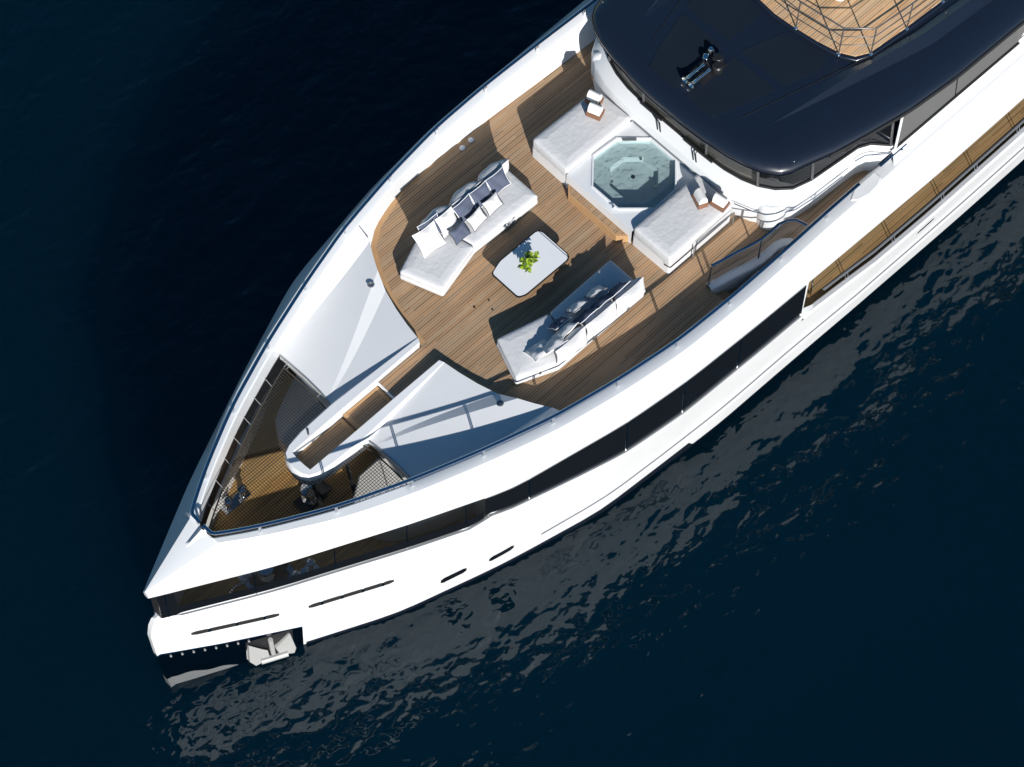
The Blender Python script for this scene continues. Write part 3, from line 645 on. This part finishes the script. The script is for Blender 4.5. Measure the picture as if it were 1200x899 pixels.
# ------------------------------------------------------------------ bow net
def net_front(y):
    y = abs(y)
    for x in frange(-9.66, -5.5, .02):
        if rail_y(x) - .30 >= y: return x
    return None
def gang_half(x):
    o = [p[0] for p in half][::-1]; return interp(x, [p[0] for p in o], [p[1] for p in o]) + .02 if x > -7.24 else 0
def net_back(y):
    y = abs(y)
    if y >= .60: return interp(y, [p[1] for p in NETE], [p[0] for p in NETE]) - .15
    for x in frange(-7.25, -6.4, .02):
        if gang_half(x) > y: return x - .01
    return -6.45
def net_z(x, y):
    return -.10 - .07 * max(0, math.sin(math.pi * min(1, max(0, (x + 9.66) / 4.16)))) * max(0, 1 - abs(y) / 2.6)
mb = MB(); CR = .007
def cord(P, n=5):
    Q = [P[0] + (P[1] - P[0]) * (i / n) for i in range(n + 1)]
    mb.tube([(q.x, q.y, net_z(q.x, q.y)) for q in Q], CR, 3)
pitch = .062
k = -40
while k <= 40:
    y = (k + .5) * pitch; k += 1; a = net_front(y)
    if a is None: continue
    b_ = net_back(y)
    if b_ - a > .1: cord([Vector((a, y)), Vector((b_, y))], 8)
x = -9.55
while x < -5.68:
    yo = rail_y(x) - .30; yi = gang_half(x)
    if x > -7.24:
        for sgn in (1, -1): cord([Vector((x, sgn * yi)), Vector((x, sgn * yo))], 4)
    else: cord([Vector((x, -yo)), Vector((x, yo))], 6)
    x += pitch
net = mb.build('bow_net', M_net, smooth=0)
tag(net, 'dark cord safety net stretched across the open bow below the gangway end', 'net')
for sgn in (1, -1):
    pts = [(x, sgn * (rail_y(x) - .30), -.11) for x in frange(-9.58, -5.65, .25)] + [(x - .15, sgn * min(y, 2.06), -.09) for x, y in NETE[::-1]]
    MB().tube(pts, .018, 6).build('net_border', M_net, net)
    lc = MB()
    for k, p in enumerate(pts):
        if k % 2 == 0: lc.tube([p, (p[0] + (.16 if p[0] > -5.7 else 0), p[1] + (sgn * .25 if p[0] <= -5.7 else 0), -.04)], .008, 4)
    lc.build('net_lashing', M_rope, net)
    MB().tube([(x - .0, sgn * y, -.055) for x, y in NETE], .02, 6).build('edge_trim', M_grey, foredeck)

# ------------------------------------------------------------------ mooring gear
def bollard(x, y, label, rz=0):
    t = thing('mooring_bollard', (x, y, -2.4), label, 'bollard', 'bollards on the mooring deck', rz)
    MB().box(x, y, -2.385, .75, .26, .03).build('base_plate', M_steel, t, bevel=.01)
    for d in (-.22, .22): MB().lathe([(0, 0), (.085, 0), (.07, .05), (.065, .25), (.11, .29), (.11, .33), (.05, .37), (0, .37)], (x + d, y, -2.37), 16).build('post', M_steel, t)
bollard(-8.0, 1.28, 'shiny twin post bollard on sunlit teak below the bow net', R(0))
bollard(-8.1, -1.15, 'twin post bollard in shade on the port side behind the tinted glass', R(0))
def windlass(x, y, label):
    t = thing('anchor_windlass', (x, y, -2.4), label, 'windlass', 'windlasses on the mooring deck')
    MB().box(x, y, -2.36, .7, .42, .08).build('base_plate', M_black, t, bevel=.02)
    MB().lathe([(0, 0), (.2, 0), (.2, .12), (.13, .2), (.12, .38), (.2, .46), (.2, .5), (0, .54)], (x, y, -2.33), 20).build('drum', M_steel, t)
    MB().lathe([(0, -.2), (.15, -.2), (.15, .2), (0, .2)], (x + .35, y, -2.15), 16, 'Y').build('motor', M_black, t)
windlass(-8.75, -.62, 'chrome windlass drum seen through the tinted glass near the bow')
windlass(-6.75, .12, 'black windlass under the end of the gangway')
mb = MB()
for i in range(26):
    x = -8.9 - i * .07
    mb.lathe([(.02, -.035), (.035, -.02), (.035, .02), (.02, .035)], (x, -.35 + .02 * math.sin(i), -2.36), 6, 'Y' if i % 2 else 'Z')
tag(mb.build('anchor_chain', M_steel), 'steel anchor chain running forward from the windlass on the mooring deck', 'chain')
mb = MB()
for a, b_ in (((-6.95, -.25, -.42), (-6.75, -.35, -2.4)), ((-6.0, -.30, -.42), (-5.9, -.45, -2.4))): mb.tube([a, b_], .05, 10)
mb.build('gangway_strut', M_black, yacht)
pm = MB(); pm.box(-8.7, -.62, -2.395, 1.05, .9, .012); pm.build('windlass_plate', M_rail, yacht, smooth=0)

# anchor in its pocket
ax, az_ = -9.3, -4.55; ay = -hull_y(ax, az_)
anchor = thing('anchor', (ax, ay - .02, -5.0), 'light grey steel anchor with two flat flukes hanging in the black bow pocket', 'anchor')
def onh(x, z, o): return (x, -(hull_y(x, z) + o), z)
for d, sg in ((-.40, -1), (.36, 1)):
    x0 = ax
    P = [onh(x0 + sg * .10, -4.72, .10), onh(x0 + sg * .22, -4.55, .09), onh(x0 + sg * .44, -4.18, .08), onh(x0 + sg * .50, -4.95, .16), onh(x0 + sg * .42, -5.12, .22), onh(x0 + sg * .12, -5.0, .2)]
    Q = [(x, y + .1, z) for x, y, z in P]; n = len(P)
    F = [tuple(range(n)) if sg < 0 else tuple(range(n))[::-1], tuple(range(n, 2 * n))[::-1] if sg < 0 else tuple(range(n, 2 * n))] + [(i, (i + 1) % n, n + (i + 1) % n, n + i) for i in range(n)]
    MB().add(P + Q, F).build('fluke', M_anchor, anchor, bevel=.02)
MB().tube([onh(ax, -4.1, .09), onh(ax, -4.85, .15)], .06, 8).build('shank', M_anchor, anchor)
MB().tube([onh(ax - .3, -5.0, .2), onh(ax + .28, -5.0, .2)], .085, 8).build('crown', M_anchor, anchor)
mb = MB(); rows = []
for x in frange(-9.78, -8.78, .25): rows.append([onh(x, z, .018) for z in (-4.02, -4.6, -5.3)])
mb.grid(rows); mb.build('anchor_pocket', M_black, hull)

# ------------------------------------------------------------------ sofas
def rounded_poly(P, r=.07, n=4):
    out = []; m_ = len(P)
    for i in range(m_):
        p = Vector(P[i]); a = (Vector(P[i - 1]) - p).normalized(); b_ = (Vector(P[(i + 1) % m_]) - p).normalized()
        for k in range(n + 1):
            t = k / n; q = p + a * r * (1 - t) ** 2 + b_ * r * t ** 2; out.append((q.x, q.y))
    return out
def pad_mesh(poly, z0, z1, puff=.03, r=.06):
    """upholstered block: rounded outline, rolled top edge and a soft crown"""
    a = sum(poly[i][0] * poly[(i + 1) % len(poly)][1] - poly[(i + 1) % len(poly)][0] * poly[i][1] for i in range(len(poly)))
    P = [Vector(p) for p in (poly if a > 0 else poly[::-1])]; n = len(P)
    def ins(d):
        out = []
        for i in range(n):
            e0 = (P[i] - P[i - 1]).normalized(); e1 = (P[(i + 1) % n] - P[i]).normalized()
            n0 = Vector((-e0.y, e0.x)); n1 = Vector((-e1.y, e1.x)); bis = (n0 + n1).normalized(); out.append(P[i] + bis * (d / max(.35, bis.dot(n1))))
        return rounded_poly([tuple(q) for q in out], max(.012, r - d * .6), 4)
    mb = MB(); rows = [[(x, y, z) for x, y in ins(d)] for d, z in ((.01, z0), (0, z0 + .02), (0, z1 - .05), (.012, z1 - .02), (.04, z1), (.11, z1 + puff * .4), (.22, z1 + puff * .8))]
    mb.grid(rows, closed=True, flip=False)
    m_ = len(rows[0]); mb.add(rows[-1], [tuple(range(m_))]); mb.add(rows[0], [tuple(range(m_))[::-1]])
    return mb
def pillow_mesh(w_, h_, t_, seed, N_=11, puff=.42):
    r_ = random.Random(seed); ph = [r_.uniform(0, 6.28) for _ in range(6)]; mb = MB()
    def pt(u, v, s):
        k = max(0, (1 - u ** 2) * (1 - v ** 2)) ** puff
        x = u * w_ / 2 * (1 - .10 * (1 - v * v)); y = v * h_ / 2 * (1 - .10 * (1 - u * u))
        wr = .012 * math.sin(5 * u + ph[0] + 2 * v) + .010 * math.sin(7 * v + ph[1] - 3 * u) + .02 * math.sin(2.2 * u + ph[2]) * math.cos(2 * v + ph[3])
        return (x, y, s * t_ / 2 * k * (1 + 0) + wr * (k + .25))
    for s in (1, -1):
        rows = [[pt(-1 + 2 * i / N_, -1 + 2 * j / N_, s) for j in range(N_ + 1)] for i in range(N_ + 1)]
        mb.grid(rows, flip=(s < 0))
    rim = [pt(-1 + 2 * i / N_, -1, 0) for i in range(N_)] + [pt(1, -1 + 2 * j / N_, 0) for j in range(N_)] + [pt(1 - 2 * i / N_, 1, 0) for i in range(N_)] + [pt(-1, 1 - 2 * j / N_, 0) for j in range(N_)]
    return mb, rim
pn = [0]
def pillow(name, cx, cy, cz_, w_, h_, t_, tilt, sgn, spin, M, Mp, label, group, roll=0):
    """leans back towards the outer side of its sofa"""
    pn[0] += 1; mb, rim = pillow_mesh(w_, h_, t_, pn[0]); o = mb.build(name, M, None, smooth=60); tag(o, label, 'pillow', group)
    # local x along the boat, local y up the leaning face, local z = face normal
    base = Matrix.Rotation(sgn * R(tilt), 4, 'X') if sgn > 0 else Matrix.Rotation(R(180), 4, 'Z') @ Matrix.Rotation(R(tilt), 4, 'X')
    o.matrix_world = Matrix.Translation((cx, cy, cz_)) @ Matrix.Rotation(R(spin), 4, 'Z') @ base @ Matrix.Rotation(R(roll), 4, 'Z')
    p = MB().tube(rim, .009, 5, closed=True).build('piping', Mp, None); p.parent = o
    return o
def sofa(sgn, label):
    t = thing('sofa', (0, sgn * 1.7, 0), label, 'sofa', 'sofas facing the low table')
    Y = lambda P: [(x, sgn * y) for x, y in P]
    full_ = [(-1.86, .86), (-.53, 1.2), (1.47, 1.16), (1.47, 2.28), (-1.29, 2.30), (-2.25, 1.90)]
    c = (sum(p[0] for p in full_) / 6, sum(p[1] for p in full_) / 6)
    MB().prism(Y([(lerp(c[0], x, .95), lerp(c[1], y, .95)) for x, y in full_]), .0, .10).build('plinth', M_grey, t)
    pad_mesh(Y(full_), .07, .22, 0).build('sofa_base', M_sofa, t, smooth=50)
    pad_mesh(Y([(-1.85, .87), (-.545, 1.205), (-.80, 2.285), (-1.29, 2.29), (-2.24, 1.9)]), .215, .39, .03).build('seat_cushion', M_sofa, t, smooth=50)
    pad_mesh(Y([(-.515, 1.205), (1.465, 1.17), (1.465, 2.27), (-.77, 2.285)]), .215, .39, .03).build('seat_cushion', M_sofa, t, smooth=50)
    for k, (xa, xb) in enumerate(((-1.30, -.38), (-.36, .56), (.58, 1.46))):
        mb, rim = pillow_mesh(xb - xa + .06, .47, .40, 40 + k + (5 if sgn > 0 else 0), 13, .40); o = mb.build('back_cushion', M_pillow, None, smooth=60); o.parent = t
        base = Matrix.Rotation(R(100), 4, 'X') if sgn > 0 else Matrix.Rotation(R(180), 4, 'Z') @ Matrix.Rotation(R(100), 4, 'X')
        o.matrix_local = Matrix.Translation(((xa + xb) / 2, sgn * (2.215 - 1.7), .595)) @ base
        p = MB().tube(rim, .008, 5, closed=True).build('piping', M_dpipe, None); p.parent = o
    for x in (-1.7, -.2, .9): MB().box(x, sgn * (2.315 if x > -1 else 2.12), .2, .05, .012, .2, 0 if x > -1 else sgn * R(23)).build('strap', M_grey, t, smooth=0)
    return t
sofa(1, 'long white angled sofa on the starboard side, sunlit with slate blue pillows along its back')
sofa(-1, 'long white angled sofa on the port side, its seat in blue shade beside the rail')
G1, G2 = 'pillows on the starboard sofa', 'pillows on the port sofa'
pillow('pillow', -1.28, 1.93, .66, .62, .62, .17, 48, 1, -8, M_pillow, M_pipe, 'large square white pillow, foremost on the starboard sofa', G1, 4)
pillow('pillow', -1.08, 2.09, .68, .58, .55, .15, 62, 1, -5, M_blue, M_pipe, 'slate blue pillow mostly hidden behind the large square white pillow', G1)
pillow('pillow', -.66, 1.97, .66, .52, .52, .16, 52, 1, 4, M_pillow, M_pipe, 'white pillow between the large white one and the blue row, starboard sofa', G1, -4)
pillow('pillow', -.13, 1.94, .66, .55, .5, .15, 55, 1, 3, M_blue, M_pipe, 'foremost of the three big slate blue pillows in a row on the starboard sofa', G1, 2)
pillow('pillow', .39, 1.95, .66, .55, .5, .15, 55, 1, 2, M_blue, M_pipe, 'middle of the three big slate blue pillows in a row on the starboard sofa', G1, -2)
pillow('pillow', .92, 1.95, .67, .55, .5, .15, 57, 1, -3, M_blue, M_pipe, 'aftmost of the three big slate blue pillows in a row on the starboard sofa', G1, 3)
pillow('pillow', -.08, 1.61, .58, .48, .36, .14, 46, 1, 4, M_pillow, M_dpipe, 'small oblong white pillow beside the small slate blue one on the starboard sofa', G1, 3)
pillow('pillow', .46, 1.65, .58, .48, .36, .14, 46, 1, 5, M_pillow, M_dpipe, 'small oblong white pillow in front of the aftmost blue pillow on the starboard sofa', G1, -3)
pillow('pillow', -.62, 1.61, .58, .46, .36, .14, 44, 1, -4, M_blue, M_dpipe, 'small slate blue pillow lying by the seam on the starboard sofa', G1, 4)
pillow('pillow', -1.42, -1.81, .53, .58, .55, .17, 28, -1, -12, M_pillow, M_pipe, 'foremost white pillow lying half flat on the port sofa', G2, 4)
pillow('pillow', -1.16, -1.95, .63, .58, .52, .17, 45, -1, -6, M_pillow, M_pipe, 'crumpled white pillow behind the foremost one on the port sofa', G2, -3)
pillow('pillow', -.72, -1.87, .64, .55, .5, .17, 48, -1, 4, M_pillow, M_pipe, 'white pillow next to the slate blue row on the port sofa', G2, 4)
pillow('pillow', -.64, -1.63, .57, .48, .36, .14, 44, -1, -3, M_blue, M_pipe, 'small dark blue pillow in front of the white ones on the port sofa', G2, 3)
pillow('pillow', -.15, -1.93, .66, .55, .5, .15, 54, -1, 2, M_blue, M_pipe, 'foremost of the three big slate blue pillows in a row on the port sofa', G2, -2)
pillow('pillow', .37, -1.94, .66, .55, .5, .15, 55, -1, -2, M_blue, M_pipe, 'middle of the three big slate blue pillows in a row on the port sofa', G2, 3)
pillow('pillow', .88, -1.95, .67, .55, .5, .15, 56, -1, 3, M_blue, M_pipe, 'aftmost of the three big slate blue pillows in a row on the port sofa', G2, -3)
pillow('pillow', -.06, -1.61, .58, .48, .36, .14, 46, -1, -3, M_pillow, M_dpipe, 'small white pillow in shade, nearer the bow of two on the port sofa', G2, 3)
pillow('pillow', .52, -1.63, .58, .48, .36, .14, 48, -1, -5, M_pillow, M_dpipe, 'small white pillow with a sunlit top edge, aft of two on the port sofa', G2, -3)

# ------------------------------------------------------------------ table with plant
table = thing('coffee_table', (.05, 0, 0), 'low white glass coffee table with black rim between the two sofas', 'table')
TP = [(-.78, .42), (-.42, .53), (.78, .53), (.86, .44), (.86, -.44), (.78, -.53), (-.60, -.53), (-.78, -.45)]
MB().prism(rounded_poly(TP, .07), .365, .395).build('table_rim', M_black, table)
c = (.05, 0); MB().prism(rounded_poly([(lerp(c[0], x, .965), lerp(c[1], y, .955)) for x, y in TP], .07), .37, .401).build('table_top', M_table, table)
MB().box(.05, 0, .18, .9, .5, .36, 0, .8).build('pedestal', M_black, table, bevel=.02)
plant = thing('potted_plant', (-.06, -.05, .401), 'leafy yellow green plant in a small clear vase on the white table', 'plant')
MB().lathe([(.0, 0), (.055, 0), (.07, .06), (.06, .13), (.045, .17)], (-.06, -.05, .402), 16).build('vase', M_clear, plant)
mbs, mbl = MB(), MB()
for k in range(20):
    a = rnd.uniform(-1.2, 1.2) + (math.pi if k % 2 else 0); sp_ = rnd.uniform(.02, .34) * (.5 + .5 * abs(math.cos(a))); hh = rnd.uniform(.24, .58) * (1 - .4 * sp_)
    tip = Vector((-.06 + math.cos(a) * sp_, -.05 + math.sin(a) * sp_ * .8, .40 + hh)); root = Vector((-.06, -.05, .43)); mid_ = root.lerp(tip, .55) + Vector((0, 0, .07))
    mbs.tube([root, mid_, tip], .006, 4)
    for j in range(8):
        t = rnd.uniform(.4, 1.05); q = root.lerp(mid_, t * 2) if t < .5 else mid_.lerp(tip, t * 2 - 1)
        la = a + rnd.uniform(-1.5, 1.5); ln = rnd.uniform(.07, .14); wd = ln * .38; d = Vector((math.cos(la), math.sin(la), rnd.uniform(-.5, .5))).normalized(); sd_ = d.cross(Vector((0, 0, 1))).normalized(); nn = sd_.cross(d)
        mbl.add([q, q + d * ln * .45 + sd_ * wd + nn * .014, q + d * ln - nn * .02, q + d * ln * .45 - sd_ * wd + nn * .014, q + d * ln * .45 - nn * .004], [(0, 4, 1), (1, 4, 2), (2, 4, 3), (3, 4, 0)], rnd.randrange(3))
mbs.build('stems', M_leafdark, plant); mbl.build('leaves', [M_leaf, M_leafmid, M_leafdark], plant, smooth=0)

# ------------------------------------------------------------------ sun pads, towels
def sunpad(sgn, label):
    t = thing('sun_pad', (3.35, sgn * 1.65, 0), label, 'sun pad', 'sun pads beside the hot tub')
    P = [(2.28, sgn * 1.07), (2.30, sgn * 2.24), (4.38, sgn * 2.22), (4.40, sgn * 1.06)]
    MB().prism(rounded_poly(P, .06), 0.0, .36).build('pad_base', M_white, t, smooth=50)
    if sgn < 0: MB().tube([(2.9, sgn * 1.3, .34), (2.275, sgn * 1.3, .34), (2.265, sgn * 2.1, .34), (2.30, sgn * 2.26, .34), (2.5, sgn * 2.262, .34), (4.2, sgn * 2.25, .34)][2:], .013, 6).build('base_trim', M_black, t)
    pad_mesh(P, .35, .70, .03, .08).build('mattress', M_sofa, t, smooth=50)
    if sgn < 0:
        MB().tube([(3.0, sgn * 2.33, .02), (3.0, sgn * 2.33, .55), (3.08, sgn * 2.33, .60), (4.25, sgn * 2.33, .60), (4.32, sgn * 2.33, .55), (4.32, sgn * 2.33, .02)], .017, 8).build('grab_rail', M_grey, t)
    return t
sunpad(1, 'white sun pad on the starboard side of the hot tub, without a grab rail')
sunpad(-1, 'white sun pad on the port side of the hot tub, with thin grab rail')
def towel_box(x, y, rz, lab1, lab2, z=.73):
    b_ = tag(MB().box(0, 0, .08, .36, .26, .16, 0, 1.06).build('leather_box', M_leather, bevel=.012), lab1, 'box', 'leather boxes on the sun pads')
    b_.location = (x, y, z); b_.rotation_euler = (0, 0, rz)
    mb = MB(); n = 10; rows = []
    for xx in (-.155, -.15, 0, .15, .155):
        k = .9 if abs(xx) > .152 else 1
        rows.append([(xx, .11 * k * math.cos(math.pi * i / n), .01 + .22 * k * math.sin(math.pi * i / n) ** .75 + .004 * math.sin(9 * i + 30 * xx)) for i in range(n + 1)])
    mb.grid(rows); mb.add(rows[0], [tuple(range(n + 1))]); mb.add(rows[-1], [tuple(range(n + 1))[::-1]]); mb.grid([[r[0] for r in rows], [r[-1] for r in rows]])
    o = tag(mb.build('towel', M_towel, smooth=40), lab2, 'towel', 'rolled towels on the sun pads'); o.location = (x, y, z + .155); o.rotation_euler = (0, 0, rz)
towel_box(4.05, 1.96, R(-74), 'brown leather box nearer the outer corner of the starboard sun pad', 'white towel in the box nearer the outer corner of the starboard pad')
towel_box(3.82, 1.70, R(-70), 'brown leather box nearer the tub on the starboard sun pad', 'white towel in the box nearer the tub on the starboard pad')
towel_box(3.86, -1.66, R(68), 'brown leather box nearer the tub on the port sun pad', 'white towel in the box nearer the tub on the port pad')
towel_box(4.12, -2.03, R(100), 'brown leather box nearer the grab rail on the port sun pad', 'white towel in the box nearer the grab rail on the port pad')

# ------------------------------------------------------------------ roof horn and top deck seat
horn = thing('air_horn', (5.4, .05, 2.43), 'chrome twin trumpet horn with black drums bolted on the navy roof', 'horn')
for y in (.10, -.09):
    MB().lathe([(.0, .62), (.04, .62), (.03, .5), (.034, .25), (.065, .06), (.11, 0), (.09, .0), (.03, .08), (0, .1)][::-1], (4.98, y, 2.56), 14, 'X').build('trumpet', M_steel, horn)
    MB().box(5.5, y, 2.5, .08, .06, .14).build('bracket', M_steel, horn)
for x, y in ((5.78, -.16), (5.95, .0)): MB().lathe([(0, 0), (.13, 0), (.13, .16), (.1, .2), (0, .2)], (x, y, 2.43), 16).build('drum', M_black, horn)
MB().box(5.78, .22, 2.52, .16, .12, .16, R(30)).build('floodlight', M_steel, horn, bevel=.02)
MB().lathe([(0, 0), (.1, 0), (.1, .1), (.05, .17), (0, .18)], (6.02, .28, 2.43), 14).build('beacon', M_steel, horn)
MB().box(5.65, .02, 2.445, .8, .5, .02).build('base_plate', M_black, horn)
seat = thing('deck_chair', (9.3, -.62, TZ), 'white rounded deck chair on the upper teak deck, cut by the picture edge', 'chair')
pad_mesh([(9.03, -.93), (9.03, -.33), (9.60, -.33), (9.60, -.93)], TZ + .12, TZ + .42, .03, .2).build('seat', M_pillow, seat, smooth=50)
pad_mesh([(9.45, -.96), (9.45, -.30), (9.63, -.30), (9.63, -.96)], TZ + .3, TZ + .8, .02, .06).build('backrest', M_pillow, seat, smooth=50)
for x, y in ((9.15, -.83), (9.15, -.43), (9.53, -.83), (9.53, -.43)): MB().tube([(x, y, TZ), (x, y, TZ + .14)], .02, 8).build('leg', M_steel, seat)

# the roof, the upper deck and what stands on them sit a little higher than drawn above
for o in list(col.objects):
    if (o.parent is yacht and o.name.split('.')[0] in ('roof', 'top_deck', 'top_deck_coaming', 'top_railing')) or o in (horn, seat): o.location.z += .09
